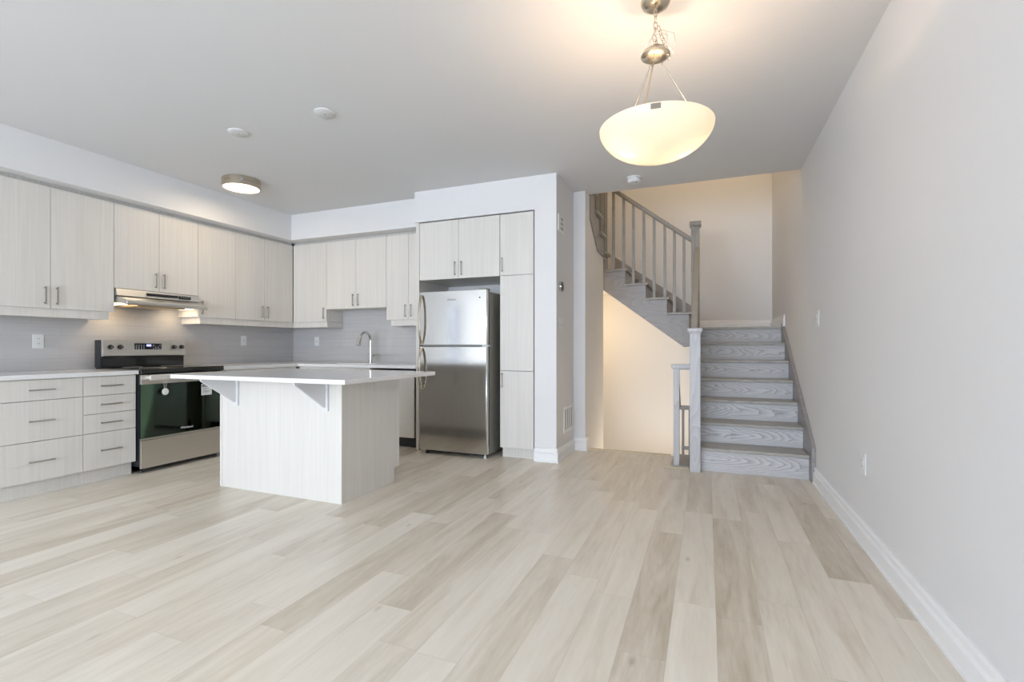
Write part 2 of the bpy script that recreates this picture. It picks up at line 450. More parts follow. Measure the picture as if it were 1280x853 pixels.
# bulkheads above the cabinets
struct(box('wall_bulkhead_left', XL, -4.815, YF, YB, 2.425, ZC, M_WALL), 'white bulkhead above the left wall cabinets')
struct(box('wall_bulkhead_back', -4.815, -2.888, 4.575, YB, 2.425, ZC, M_WALL), 'white bulkhead above the back wall cabinets')
struct(box('wall_bulkhead_fridge', -2.888, -1.535, 4.39, YB, 2.415, ZC, M_WALL), 'deep white bulkhead above the refrigerator')
# tile
bm = bmesh.new(); bx(bm, XL, XL+.008, 1.745, YB-.008, .86, 1.66)
struct(obj('wall_tile_left', bm, M_TILE), 'pale grey glossy tile splashback, left wall')
bm = bmesh.new(); bx(bm, XL+.008, -2.87, YB-.008, YB, .86, 1.62)
struct(obj('wall_tile_back', bm, M_TILE), 'pale grey glossy tile splashback, back wall')
# baseboards
BP = [(0,0), (.024,0), (.024,.014), (.019,.018), (.019,.078), (.022,.083), (.012,.094), (.012,.112), (.015,.117), (.008,.130), (0,.131)]
def baseboard(name, path, z=0, label=None):
    bm = bmesh.new(); sweep(bm, path, [(o+.0005, h+z) for o, h in BP])
    return struct(obj(name, bm, M_TRIM), label)
baseboard('baseboard_right', [(XR, 4.50), (XR, YF)])
baseboard('baseboard_column', [(-1.535, 4.39), (-1.317, 4.39), (-1.317, 5.02), (XS, 5.02), (XS, 5.09)])
baseboard('baseboard_landing', [(-.154, Y7), (XR, Y7), (XR, 6.13)], 1.324)
baseboard('baseboard_left', [(XL, YF), (XL, 1.72)])
# floor nosing strips at the stairwell
bm = bmesh.new(); bx(bm, XS, -.335, 5.075, 5.135, -.03, .008)
struct(obj('trim_1', bm, mat('pale_oak_nosing', (.60,.50,.36), .35), bevel=.003), 'pale oak nosing along the stairwell edge')
bm = bmesh.new(); bx(bm, -.36, -.145, 4.585, 4.622, 0, .012)
struct(obj('trim_2', bm, bpy.data.materials['pale_oak_nosing'], bevel=.003), 'pale oak threshold strip in front of the short railing')

# ------------------------------------------------------------------ staircase, lower flight to the landing
RZ = [.208 + .186*k for k in range(7)]      # tread tops, last = landing
RY = [4.60 + .268*k for k in range(7)]      # riser faces
st = thing('staircase', 'grey stained oak staircase climbing beside the right wall to the landing', 'staircase', (.33, 4.6, 0))
for k in range(6):
    zb = 0 if k == 0 else RZ[k-1]
    box('riser', -.10, .780, RY[k], RY[k]+.018, zb, RZ[k]-.028, M_RISER, st)
    box('tread', -.150, .780, RY[k]-.032, RY[k+1]+.002, RZ[k]-.028, RZ[k], M_TREAD, st, .006)
box('riser', -.10, .780, RY[6], RY[6]+.018, RZ[5], RZ[6]-.028, M_RISER, st)
bm = bmesh.new(); bx(bm, -.150, .780, RY[6]-.032, Y7-.001, RZ[6]-.028, RZ[6]); 
obj('landing', bm, M_TREAD, st, .006)
bm = bmesh.new()
prism(bm, [(4.490, .001), (4.75, .001), (6.23, 1.10), (6.23, 1.352), (6.18, 1.352), (4.515, .305), (4.490, .285)], 'x', .781, .8095)
obj('wall_stringer', bm, M_STRING, st, .003)
pts = [(4.618, 0)]
for k in range(7): pts += [(RY[k]+.018, RZ[k]-.028), (RY[min(k+1, 6)]+.018, RZ[k]-.028)]
pts = pts[:-1] + [(6.2, RZ[6]-.03), (6.2, 1.06), (4.85, 0)]
bm = bmesh.new(); prism(bm, pts, 'x', -.122, -.101); obj('outer_stringer', bm, M_STRING, st)
bm = bmesh.new()
bx(bm, -.2, .8095, 6.24, 7.295, 1.10, 1.29)
obj('landing_base', bm, M_WALL, st, label='white painted underside of the landing')
# wall below the lower flight (seen edge-on past the newel)
bm = bmesh.new(); prism(bm, [(4.87, -2.79), (Y7-.002, -2.79), (Y7-.002, 1.095), (6.25, 1.095), (4.87, .01)], 'x', -.118, -.06)
struct(obj('wall_under_stairs', bm, M_WALL))

# ------------------------------------------------------------------ flight two: landing up to the left
XK = [-.20 - .252*k for k in range(4)]; ZK = [1.511, 1.699, 1.887, 2.078]
f2 = thing('staircase', 'grey oak upper flight rising left behind the balusters', 'staircase', (-.65, 6.7, 1.33))
for k in range(4):
    zb = RZ[6] if k == 0 else ZK[k-1]
    xe = XK[k+1] if k < 3 else -2.195
    box('riser', XK[k]-.018, XK[k], 6.20, Y7-.002, zb+.001, ZK[k]-.028, M_RISER, f2)
    box('tread', xe-.002, XK[k]+.03, 6.165, Y7-.002, ZK[k]-.028, ZK[k], M_TREAD, f2, .006)
pts = [(-.165, 1.10), (-.165, RZ[6]-.03), (XK[0], RZ[6]-.03)]
for k in range(4): pts += [(XK[k], ZK[k]-.029), (XK[k+1] if k < 3 else -1.30, ZK[k]-.029)]
pts += [(-1.30, 1.87), (-.255, 1.087)]
bm = bmesh.new(); prism(bm, pts, 'y', 6.19, 6.215); obj('outer_stringer', bm, M_STRINGX, f2)
bm = bmesh.new(); bx(bm, -.262, -.156, 6.172, 6.19, 1.105, 1.296); obj('fascia_block', bm, M_STRINGX, f2, .003)
bm = bmesh.new(); prism(bm, [(-.155, 1.33), (-.155, 1.637), (-.216, 1.68), (-1.30, 2.45), (-1.30, 2.06), (-.955, 1.9), (-.21, 1.33)], 'y', 7.272, 7.297)
obj('wall_stringer', bm, M_STRINGX, f2)
bm = bmesh.new(); prism(bm, [(-.25, 1.095), (-1.30, 1.88), (-2.19, 1.88), (-2.19, 1.94), (-1.33, 1.94), (-.25, 1.15)], 'y', 6.216, Y7-.003)
obj('underside', bm, M_WALL, f2, label='white painted sloped underside')

# ------------------------------------------------------------------ flight three: over the kitchen wall, toward the room
f3 = thing('staircase', 'dark grey oak top flight edge above the wall end, under the ceiling', 'staircase', (-1.7, 5.8, 2.08))
YK = [6.20 - .258*k for k in range(4)]; ZQ = [2.267, 2.454, 2.641, 2.828]
for k in range(4):
    zb = 2.079 if k == 0 else ZQ[k-1]
    ye = YK[k+1] if k < 3 else 5.205
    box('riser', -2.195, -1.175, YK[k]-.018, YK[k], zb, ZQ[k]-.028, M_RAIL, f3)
    box('tread', -2.195, -1.14, ye-.0, YK[k]+.03, ZQ[k]-.028, ZQ[k], M_TREAD, f3, .006)
pts = [(5.975, 2.20), (6.20, 2.20), (6.20, ZQ[0]-.029)]
for k in range(4):
    ye = YK[k+1] if k < 3 else 5.215
    if k: pts += [(YK[k], ZQ[k]-.029)]
    pts += [(ye, ZQ[k]-.029)]
pts += [(5.215, 2.50), (5.60, 2.22)]
bm = bmesh.new(); prism(bm, pts, 'x', -1.212, -1.176); obj('outer_stringer', bm, M_STRING, f3)

# ------------------------------------------------------------------ railings
def newel(bm, x0, x1, y0, y1, z0, z1): bx(bm, x0, x1, y0, y1, z0, z1)
def newel_cap(bm, x0, x1, y0, y1, z0, z1, o=.018):
    bx(bm, x0-o*.55, x1+o*.55, y0-o*.55, y1+o*.55, z0, z0+.014)
    bx(bm, x0-o, x1+o, y0-o, y1+o, z0+.014, z1)
ra = thing('stair_railing', 'grey wood railing of the lower flight with tall square newel at its foot', 'railing', (-.095, 4.6, 0))
bm = bmesh.new(); newel(bm, -.139, -.051, 4.508, 4.597, 0, 1.212)
nw = obj('newel_post', bm, M_POST, ra, .003)
bm = bmesh.new(); newel_cap(bm, -.139, -.051, 4.508, 4.597, 1.212, 1.257); obj('cap', bm, M_POST, nw, .004)
bm = bmesh.new(); newel(bm, -.174, -.080, 6.13, 6.225, 1.10, 2.520)
nw = obj('newel_post', bm, M_RAIL, ra, .003)
bm = bmesh.new(); newel_cap(bm, -.174, -.080, 6.13, 6.225, 2.520, 2.583); obj('cap', bm, M_RAIL, nw, .004)
def rail(bm, p0, p1, w, h, axis):
    """slanted rail box of width w across and vertical height h, top edge through p0-p1"""
    x0, y0, z0 = p0; x1, y1, z1 = p1
    if axis == 'y': prism(bm, [(y0, z0-h), (y1, z1-h), (y1, z1), (y0, z0)], 'x', x0-w/2, x0+w/2)
    else: prism(bm, [(x0, z0-h), (x1, z1-h), (x1, z1), (x0, z0)], 'y', y0-w/2, y0+w/2)
bm = bmesh.new(); rail(bm, (-.105, 4.597, 1.205), (-.105, 6.13, 2.272), .058, .06, 'y'); obj('handrail', bm, M_RAIL, ra, .008)
for k in range(6):
    for q in (.06, .194):
        y = RY[k]+q
        if y < 4.64: continue
        top = 1.205-.06 + (y-4.597)*(2.272-1.205)/(6.13-4.597)
        box('baluster', -.121, -.089, y-.016, y+.016, RZ[k], top+.01, M_RAIL, ra)
rb = thing('stair_railing', 'grey wood balustrade of the upper flight, square balusters rising left', 'railing', (-.65, 6.2, 1.5))
def htop(x): return 2.412 + (-.175-x)*(3.058-2.412)/(1.017-.175)
bm = bmesh.new(); rail(bm, (-.17, 6.2, htop(-.17)), (-1.30, 6.2, htop(-1.30)), .055, .062, 'x'); obj('handrail', bm, M_RAIL, rb, .008)
for x in (-1.103, -.975, -.855, -.727, -.604, -.477, -.366, -.256):
    zt = ZK[sum(1 for q in XK if x < q+.03)-1]
    box('baluster', x-.0165, x+.0165, 6.184, 6.216, zt, htop(x)-.055, M_RAIL, rb)
bm = bmesh.new(); newel(bm, -1.285, -1.20, 6.215, 6.30, 2.079, 3.5); obj('newel_post', bm, M_RAIL, rb, .003)
rc = thing('stair_railing', 'thin dark balusters standing on the top flight treads under the ceiling', 'railing', (-1.2, 5.6, 2.3))
for k in range(3):
    y = YK[k]-.13
    box('baluster', -1.21, -1.178, y-.016, y+.016, ZQ[k], 3.4+k*.1, M_RAIL, rc)
    box('baluster', -1.21, -1.178, y+.09, y+.122, ZQ[k], 3.4+k*.1, M_RAIL, rc)
bm = bmesh.new(); rail(bm, (-1.194, 6.24, 3.36), (-1.194, 5.3, 4.04), .055, .06, 'y'); obj('handrail', bm, M_RAIL, rc, .006)
# short guard between the newel and the stairwell, and the rail going down
rd = thing('guard_railing', 'short grey guard rail on a thin post left of the tall newel', 'railing', (-.25, 4.66, 0))
box('cap_board', -.305, -.15, 4.622, 5.12, 0, .018, M_TREAD, rd)
bm = bmesh.new(); bx(bm, -.282, -.231, 4.635, 4.686, .018, .90); obj('post', bm, M_POST, rd, .003)
bm = bmesh.new(); bx(bm, -.300, -.139, 4.63, 4.695, .897, .937); bx(bm, -.292, -.139, 4.64, 4.685, .888, .897); obj('handrail', bm, M_POST, rd, .008)
bm = bmesh.new(); rail(bm, (-.258, 4.69, .925), (-.258, 5.16, .53), .032, .05, 'y'); obj('sloped_rail', bm, M_RAIL, rd, .006)
bm = bmesh.new(); bx(bm, -.275, -.130, 5.16, 5.20, .46, .50); obj('lower_rail', bm, M_RAIL, rd, .004)
for x in (-.222, -.158): box('baluster', x-.012, x+.012, 5.165, 5.19, -.28, .46, M_RAIL, rd)
box('lower_bracket', -.235, -.13, 5.15, 5.165, .06, .095, M_TREAD, rd)

# the flight going down from the floor edge
fd = thing('staircase', 'grey oak flight descending below the floor edge into the stairwell', 'staircase', (-.75, 5.2, -.2))
for k in range(8):
    y0 = 5.14+.255*k; z = -.19*(k+1)
    box('tread', XS+.002, -.13, y0, y0+.28, z-.03, z, M_TREAD, fd, .004)
    box('riser', XS+.002, -.13, y0, y0+.018, z, z+.16-(.0 if k else .005), M_RISER, fd)

# ------------------------------------------------------------------ cabinets
GAP = .0018
def Bx(side, u0, u1, d0, d1, z0, z1):
    """side L: u=y, d=x ; side B: u=x, d=y ; side F as B"""
    return (d0, d1, u0, u1, z0, z1) if side == 'L' else (u0, u1, d0, d1, z0, z1)
def front(side, name, u0, u1, z0, z1, face, parent, t=.019):
    g = GAP
    a = (face-t, face) if side == 'L' else (face, face+t)
    bm = bmesh.new(); bx(bm, *Bx(side, u0+g, u1-g, a[0], a[1], z0+g, z1-g))
    return obj(name, bm, M_LAM, parent, .0012)
def pull(side, u, z, face, parent, vertical=True, length=.145):
    s = 1 if side == 'L' else -1
    out0, out1 = face, face+s*.026
    bm = bmesh.new(); h = length/2; w = .005
    if vertical:
        bx(bm, *Bx(side, u-w, u+w, out1-s*.007, out1, z-h, z+h))
        for e in (-1, 1):
            bx(bm, *Bx(side, u-w*.9, u+w*.9, out0, out1-s*.007, z+e*(h-.012)-.005, z+e*(h-.012)+.005))
    else:
        bx(bm, *Bx(side, u-h, u+h, out1-s*.007, out1, z-w, z+w))
        for e in (-1, 1):
            bx(bm, *Bx(side, u+e*(h-.012)-.005, u+e*(h-.012)+.005, out0, out1-s*.007, z-w*.9, z+w*.9))
    return obj('handle', bm, M_PULL, parent, .001)
def carcass(side, u0, u1, face, wall, z0, z1, parent, toe=None, m=None):
    """panels: two sides, top, bottom, back"""
    s = 1 if side == 'L' else -1
    f = face - s*.0205
    bm = bmesh.new(); t = .016
    bx(bm, *Bx(side, u0+.0006, u0+t, wall, f, z0, z1)); bx(bm, *Bx(side, u1-t, u1-.0006, wall, f, z0, z1))
    bx(bm, *Bx(side, u0+t, u1-t, wall, f, z0, z0+t)); bx(bm, *Bx(side, u0+t, u1-t, wall, f, z1-t, z1))
    bx(bm, *Bx(side, u0+t, u1-t, wall, wall+s*.008, z0+t, z1-t))
    return obj('body', bm, m or M_LAM, parent)
UF, UBK = -4.94, 4.72     # wall-cabinet door faces
WL, WB = XL+.010, YB-.010
ZT = 2.393
def upper(side, u0, u1, z0, doors, label, group='wall cabinets', hoff=.105, rail_ends=None, fillt=True):
    face = UF if side == 'L' else UBK
    wall = WL if side == 'L' else WB
    s = 1 if side == 'L' else -1
    base = (face, (u0+u1)/2, z0) if side == 'L' else ((u0+u1)/2, face, z0)
    t = thing('wall_cabinet', label, 'cabinet', base, group)
    carcass(side, u0, u1, face, wall, z0+.004, ZT+.003, t)
    for a, b, hs in doors:
        d = front(side, 'door', a, b, z0, ZT, face, t)
        if hs: pull(side, (a+.038) if hs == 'l' else (b-.038), z0+hoff, face, d)
    if fillt:
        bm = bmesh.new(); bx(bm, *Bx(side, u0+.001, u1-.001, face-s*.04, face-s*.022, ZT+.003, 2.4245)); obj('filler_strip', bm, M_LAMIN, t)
    if rail_ends:
        ra0, ra1, c0, c1 = rail_ends
        bm = bmesh.new(); bx(bm, *Bx(side, ra0, ra1, face-s*.034, face-s*.016, z0-.068, z0+.0015))
        if c0: bx(bm, *Bx(side, ra0, ra0+.016, wall, face-s*.034, z0-.068, z0+.0015))
        if c1: bx(bm, *Bx(side, ra1-.016, ra1, wall, face-s*.034, z0-.068, z0+.0015))
        obj('light_rail', bm, M_LAM, t, .001)
    return t
upper('L', 1.79, 2.694, 1.405, [(1.79, 2.24, 'r'), (2.24, 2.694, 'l')], 'whitewashed two-door wall cabinet at the far left, above the drawers', rail_ends=(1.79, 2.662, 1, 1))
upper('L', 2.694, 3.467, 1.626, [(2.694, 3.08, 'r'), (3.08, 3.467, 'l')], 'short whitewashed two-door cabinet directly above the range hood')
upper('L', 3.467, 3.90, 1.405, [(3.467, 3.90, 'l')], 'single-door wall cabinet just right of the range hood', rail_ends=(3.50, 3.9, 1, 0))
upper('L', 3.90, 4.716, 1.405, [(3.90, 4.285, 'r'), (4.285, 4.716, 'l')], 'two-door wall cabinet on the left wall ending at the kitchen corner', rail_ends=(3.9, 4.750, 0, 0))
upper('B', -4.936, -4.392, 1.405, [(-4.936, -4.392, 'r')], 'single-door wall cabinet on the back wall right of the kitchen corner', rail_ends=(-4.955, -4.393, 0, 1))
upper('B', -4.392, -3.495, 1.556, [(-4.392, -3.938, 'r'), (-3.938, -3.495, 'l')], 'shorter two-door wall cabinet above the sink faucet')
upper('B', -3.495, -2.875, 1.405, [(-3.495, -3.186, 'r'), (-3.186, -2.875, 'l')], 'narrow two-door wall cabinet left of the refrigerator', rail_ends=(-3.44, -2.877, 1, 0))

# base cabinets
BF, BB = -4.54, 4.41
def base_cab(side, u0, u1, label, fronts, group='base cabinets', end=None):
    face = BF if side == 'L' else BB
    wall = XL+.002 if side == 'L' else YB-.002
    s = 1 if side == 'L' else -1
    base = (face, (u0+u1)/2, 0) if side == 'L' else ((u0+u1)/2, face, 0)
    t = thing('base_cabinet', label, 'cabinet', base, group)
    bm = bmesh.new(); f = face-s*.0205; q = .016
    bx(bm, *Bx(side, u0+.0006, u0+q, wall, f, .11, .859)); bx(bm, *Bx(side, u1-q, u1-.0006, wall, f, .11, .859))
    bx(bm, *Bx(side, u0+q, u1-q, wall, f, .11, .126)); bx(bm, *Bx(side, u0+q, u1-q, f-s*.02, f, .845, .859))
    bx(bm, *Bx(side, u0+q, u1-q, wall, wall+s*.008, .126, .859))
    obj('body', bm, M_LAM, t)
    bm = bmesh.new(); bx(bm, *Bx(side, u0+.0006, u1-.0006, face-s*.078, face-s*.062, 0, .109)); obj('toe_kick', bm, M_LAM, t)
    for nm, a, b, z0, z1, h in fronts:
        d = front(side, nm, a, b, z0, z1, face, t)
        if h == 'c': pull(side, (a+b)/2, (z0+z1)/2, face, d, False, .152)
        elif h: pull(side, (a+.038) if h == 'l' else (b-.038), z1-.105, face, d)
    return t
base_cab('L', 1.745, 2.262, 'white base cabinet with three wide drawers at the left edge',
    [('drawer', 1.745, 2.262, .702, .856, 'c'), ('drawer', 1.745, 2.262, .404, .702, 'c'), ('drawer', 1.745, 2.262, .112, .404, 'c')])
base_cab('L', 2.262, 2.640, 'white base cabinet with four narrow drawers left of the range',
    [('drawer', 2.262, 2.640, .702, .856, 'c'), ('drawer', 2.262, 2.640, .556, .702, 'c'), ('drawer', 2.262, 2.640, .404, .556, 'c'), ('drawer', 2.262, 2.640, .112, .404, 'c')])
base_cab('L', 3.43, 4.385, 'white base cabinet between the range and the corner, behind the island',
    [('door', 3.43, 3.95, .112, .856, 'l'), ('door', 3.95, 4.385, .112, .856, None)])
base_cab('B', -4.515, -3.485, 'white sink base cabinet below the faucet, behind the island',
    [('door', -4.515, -4.0, .112, .856, None), ('door', -4.0, -3.485, .112, .856, None)])

# counters
ZU, ZTOP = .860, .893
bm = bmesh.new(); bx(bm, XL+.009, -4.514, 1.74, 2.647, ZU, ZTOP)
tag(obj('countertop', bm, M_QUARTZ, bevel=.002), 'white quartz countertop over the drawers left of the range', 'countertop')
bm = bmesh.new()
SX0, SX1, SY0, SY1 = -4.30, -3.62, 4.47, 4.80
for a in ((XL+.009, -4.514, 3.423, YB-.009), (-4.514, SX0, 4.38, YB-.009), (SX0, SX1, 4.38, SY0), (SX0, SX1, SY1, YB-.009), (SX1, -2.871, 4.38, YB-.009)):
    bx(bm, a[0], a[1], a[2], a[3], ZU, ZTOP)
tag(obj('countertop', bm, M_QUARTZ), 'white quartz corner countertop running under the faucet to the refrigerator', 'countertop')
bm = bmesh.new(); t = .003
bx(bm, SX0-.004, SX1+.004, SY0-.004, SY0, .70, .859); bx(bm, SX0-.004, SX1+.004, SY1, SY1+.004, .70, .859)
bx(bm, SX0-.004, SX0, SY0, SY1, .70, .859); bx(bm, SX1, SX1+.004, SY0, SY1, .70, .859); bx(bm, SX0, SX1, SY0, SY1, .695, .70)
tag(obj('kitchen_sink', bm, M_STEEL), 'stainless undermount sink set in the back countertop', 'sink')
# faucet
fx, fy = -3.838, 4.87
fa = thing('faucet', 'chrome gooseneck pull-down kitchen faucet on the back countertop', 'faucet', (fx, fy, ZTOP))
bm = bmesh.new(); cyl(bm, (fx, fy, ZTOP), .027, .008); cyl(bm, (fx, fy, ZTOP+.008), .021, .10); obj('base', bm, M_CHROME, fa, smooth=True)
bm = bmesh.new(); R_ = .098
pts = [(fx, fy, ZTOP+.10), (fx, fy, 1.17)]
for i in range(1, 13):
    a = PI*i/12*.93
    pts.append((fx, fy-R_+R_*math.cos(a), 1.17+R_*math.sin(a)))
tube(bm, pts, .0155, 12); obj('spout', bm, M_CHROME, fa, smooth=True)
e = Vector(pts[-1]); d = (Vector(pts[-1])-Vector(pts[-2])).normalized()
bm = bmesh.new(); tube(bm, [e, e+d*.03, e+d*.085], [.018, .021, .026], 14); obj('spray_head', bm, M_CHROME, fa, smooth=True)
bm = bmesh.new(); tube(bm, [(fx+.015, fy, .985), (fx+.045, fy, .985)], .015, 12); tube(bm, [(fx+.045, fy, .985), (fx+.11, fy-.01, 1.0)], .006, 8)
obj('lever', bm, M_CHROME, fa, smooth=True)

# tall panel left of the fridge, over-fridge cabinet, pantry
YP = 4.394
tag(box('tall_end_panel', -2.870, -2.832, 4.391, YB-.01, 0, 2.412, M_LAM, bevel=.001), 'tall white laminate end panel along the left side of the refrigerator', 'panel')
oc = thing('wall_cabinet', 'deep two-door cabinet above the refrigerator', 'cabinet', (-2.36, YP, 1.795), 'wall cabinets')
carcass('B', -2.830, -1.901, YP, YB-.005, 1.797, 2.405, oc)
for a, b, hs in ((-2.830, -2.363, 'r'), (-2.363, -1.901, 'l')):
    d = front('B', 'door', a, b, 1.795, 2.403, YP, oc)
    pull('B', (a+.038) if hs == 'l' else (b-.038), 1.795+.105, YP, d)
pa = thing('pantry_cabinet', 'tall narrow whitewashed pantry cabinet right of the refrigerator', 'cabinet', (-1.72, YP, 0))
carcass('B', -1.899, -1.546, YP, YB-.005, .10, 2.405, pa)
for z0, z1, hz in ((1.797, 2.403, 1.905), (.857, 1.797, None), (.098, .857, .765)):
    d = front('B', 'door', -1.899, -1.546, z0, z1, YP, pa)
    if hz: pull('B', -1.899+.026, hz, YP, d)
box('toe_kick', -1.89, -1.546, YP+.05, YP+.066, 0, .099, M_LAM, pa)

# ------------------------------------------------------------------ dishwasher
dw = thing('dishwasher', 'stainless dishwasher under the back counter beside the refrigerator', 'dishwasher', (-3.18, BB, 0))
box('body', -3.475, -2.878, 4.44, 5.0, .10, .845, M_BLACKM, dw)
bm = bmesh.new(); bx(bm, -3.472, -2.895, 4.395, 4.435, .115, .84); obj('door', bm, M_STEELH, dw, .006)
box('toe_kick', -3.47, -2.88, 4.48, 4.50, .0, .099, M_BLACKM, dw)
bm = bmesh.new(); cyl(bm, (-2.968, 4.3945, .232), .017, -.002, 'y', 20); bd = obj('badge', bm, M_WHITE, dw, label='round white badge')
text('lettering', 'W', .018, M_GREY, bd, (-2.968, 4.392, .232), ROT_B)

# ------------------------------------------------------------------ refrigerator
fr = thing('refrigerator', 'stainless top-freezer refrigerator between the counter and pantry', 'refrigerator', (-2.36, 4.6, 0))
FX0, FX1, FY = -2.738, -1.972, 4.25
bm = bmesh.new(); bx(bm, FX0+.004, FX1-.004, FY+.075, 4.96, .035, 1.635); obj('body', bm, M_FSIDE, fr, .004)
def bowed(x0, x1, y, t, z0, z1, sag=.004, n=14):
    bm = bmesh.new(); pts = []
    for i in range(n+1):
        s = -1+2*i/n; pts.append((x0+.006+(x1-x0-.012)*i/n, y-sag*(1-s*s)))
    pts = [(x0, y+.012), (x0+.0015, y+.005)] + pts + [(x1-.0015, y+.005), (x1, y+.012)]
    pts += [(x1, y+t), (x0, y+t)]
    prism(bm, pts, 'z', z0, z1); return bm
d1 = obj('freezer_door', bowed(FX0, FX1, FY, .065, 1.112, 1.652), M_STEEL, fr, .003, smooth=True)
d2 = obj('fresh_food_door', bowed(FX0, FX1, FY, .065, .045, 1.094), M_STEEL, fr, .003, smooth=True)
for z0, z1, dd, k in ((1.125, 1.62, d1, 0), (.66, 1.08, d2, 1)):
    bm = bmesh.new(); pts = []
    for i in range(11):
        s = i/10; z = z0+(z1-z0)*s
        bow = .050*math.sin(PI*min(1, max(0, s)))**.6 if 0 < s < 1 else 0
        pts.append((FX0+.034, FY-.010-bow, z))
    rs = []
    # flat curved strip handle
    for p in pts:
        rs.append([bm.verts.new((p[0]+dx, p[1]+dy, p[2])) for dx, dy in ((-.012, -.008), (.012, -.008), (.012, .006), (-.012, .006))])
    for A, B in zip(rs, rs[1:]):
        for j in range(4): bm.faces.new((A[j], A[(j+1)%4], B[(j+1)%4], B[j]))
    bm.faces.new(rs[0]); bm.faces.new(rs[-1][::-1])
    obj('handle', bm, M_NICKEL, dd, .003, smooth=True)
text('lettering', 'Whirlpool', .024, M_GREY, d1, (-2.36, FY-.0046, 1.565), ROT_B, label='small grey maker name')
bm = bmesh.new(); cyl(bm, (-2.05, FY-.006, 1.575), .007, -.002, 'y', 14); obj('badge', bm, M_GREY, d1)
bm = bmesh.new(); bx(bm, FX1-.06, FX1-.0, FY+.01, FY+.07, 1.094, 1.112); obj('hinge', bm, M_WHITE, fr, .002)
bm = bmesh.new(); bx(bm, FX1-.10, FX1-.02, FY+.02, FY+.12, 1.653, 1.668); obj('hinge_cover', bm, M_FSIDE, fr, .003)
bm = bmesh.new(); bx(bm, FX0+.05, FX1-.05, FY+.09, FY+.11, .012, .05); obj('toe_grille', bm, M_BLACKM, fr)
for x in (FX0+.06, FX1-.045):
    bm = bmesh.new(); cyl(bm, (x, FY+.05, 0), .014, .02, 'z', 14); cyl(bm, (x, FY+.05, .02), .009, .028, 'z', 12); obj('foot', bm, M_WHITE if x > -2.3 else M_BLACKM, fr, smooth=True)

# ------------------------------------------------------------------ range
ov = thing('range', 'stainless electric kitchen range with dark green glass oven door', 'range', (-4.85, 3.035, 0))
OY0, OY1, OF = 2.655, 3.415, -4.505
bm = bmesh.new()
bx(bm, -5.16, OF-.02, OY0, OY0+.012, .03, .885); bx(bm, -5.16, OF-.02, OY1-.012, OY1, .03, .885)
bx(bm, -5.16, -5.13, OY0, OY1, .03, .885); bx(bm, -5.16, OF-.02, OY0, OY1, .03, .06); bx(bm, -5.16, OF-.02, OY0, OY1, .865, .885)
bx(bm, -5.0, OF-.03, OY0+.012, OY0+.10, .30, .80); bx(bm, -5.0, OF-.03, OY1-.10, OY1-.012, .30, .80)
obj('body', bm, M_BLACKM, ov)
bm = bmesh.new(); bx(bm, -5.10, -4.99, OY0+.10, OY1-.10, .31, .79); obj('oven_cavity', bm, M_OVENIN, ov)
bm = bmesh.new(); bx(bm, -5.13, OF+.012, OY0-.003, OY1+.003, .886, .905); bx(bm, OF-.005, OF+.012, OY0-.003, OY1+.003, .862, .886)
ct = obj('cooktop', bm, M_COOK, ov, .003)
for (cx, cy, r) in ((-4.66, 2.85, .10), (-4.66, 3.22, .075), (-4.95, 2.85, .075), (-4.95, 3.22, .10)):
    bm = bmesh.new(); tube(bm, [(cx+r*math.cos(2*PI*i/28), cy+r*math.sin(2*PI*i/28), .9055) for i in range(28)], .0012, 4, True); obj('burner_ring', bm, M_GREY, ct)
# backguard
bm = bmesh.new()
bx(bm, -5.165, -5.085, OY0+.005, OY1+.0, .905, 1.156); bgd = obj('backguard', bm, M_BLACKM, ov, .003)
bm = bmesh.new(); prism(bm, [(-5.085, 1.004), (-5.052, 1.010), (-5.066, 1.157), (-5.16, 1.160), (-5.085, 1.15)], 'y', OY0+.012, OY1)
obj('control_panel', bm, M_STEELH, bgd, .002)
bm = bmesh.new(); bx(bm, -5.085, -5.074, OY0+.02, OY1-.01, .91, .995); obj('vent_strip', bm, M_COOK, bgd)
def pan(z): return -5.052 - (z-1.010)/.147*.014
def kb(y, z=1.093):
    bm = bmesh.new(); cyl(bm, (pan(z), y, z), .021, .010, 'x', 20); cyl(bm, (pan(z)+.010, y, z), .016, .016, 'x', 20)
    k = obj('knob', bm, M_DARK, bgd, .001, smooth=True)
    bm = bmesh.new(); bx(bm, pan(z)+.0262, pan(z)+.028, y-.003, y+.003, z-.014, z+.014); obj('knob_mark', bm, M_CHROME, k)
for y in (2.728, 2.808, 3.295, 3.372): kb(y)
bm = bmesh.new(); bx(bm, pan(1.1)-.002, pan(1.1)+.003, 2.93, 3.175, 1.065, 1.127); dp = obj('display_panel', bm, M_BLACK, bgd)
bm = bmesh.new(); bx(bm, pan(1.1)+.0032, pan(1.1)+.004, 3.035, 3.078, 1.098, 1.118); dsp = obj('display', bm, M_DISPLAY, dp, label='lit blue clock display')
for y in (2.945, 2.967, 2.99, 3.012, 3.10, 3.12, 3.143, 3.16):
    for z in (1.077, 1.092, 1.108):
        if random.random() < .8:
            bm = bmesh.new(); bx(bm, pan(1.1)+.0032, pan(1.1)+.0038, y-.005, y+.005, z-.0025, z+.0025); obj('button', bm, M_WHITE, dp)
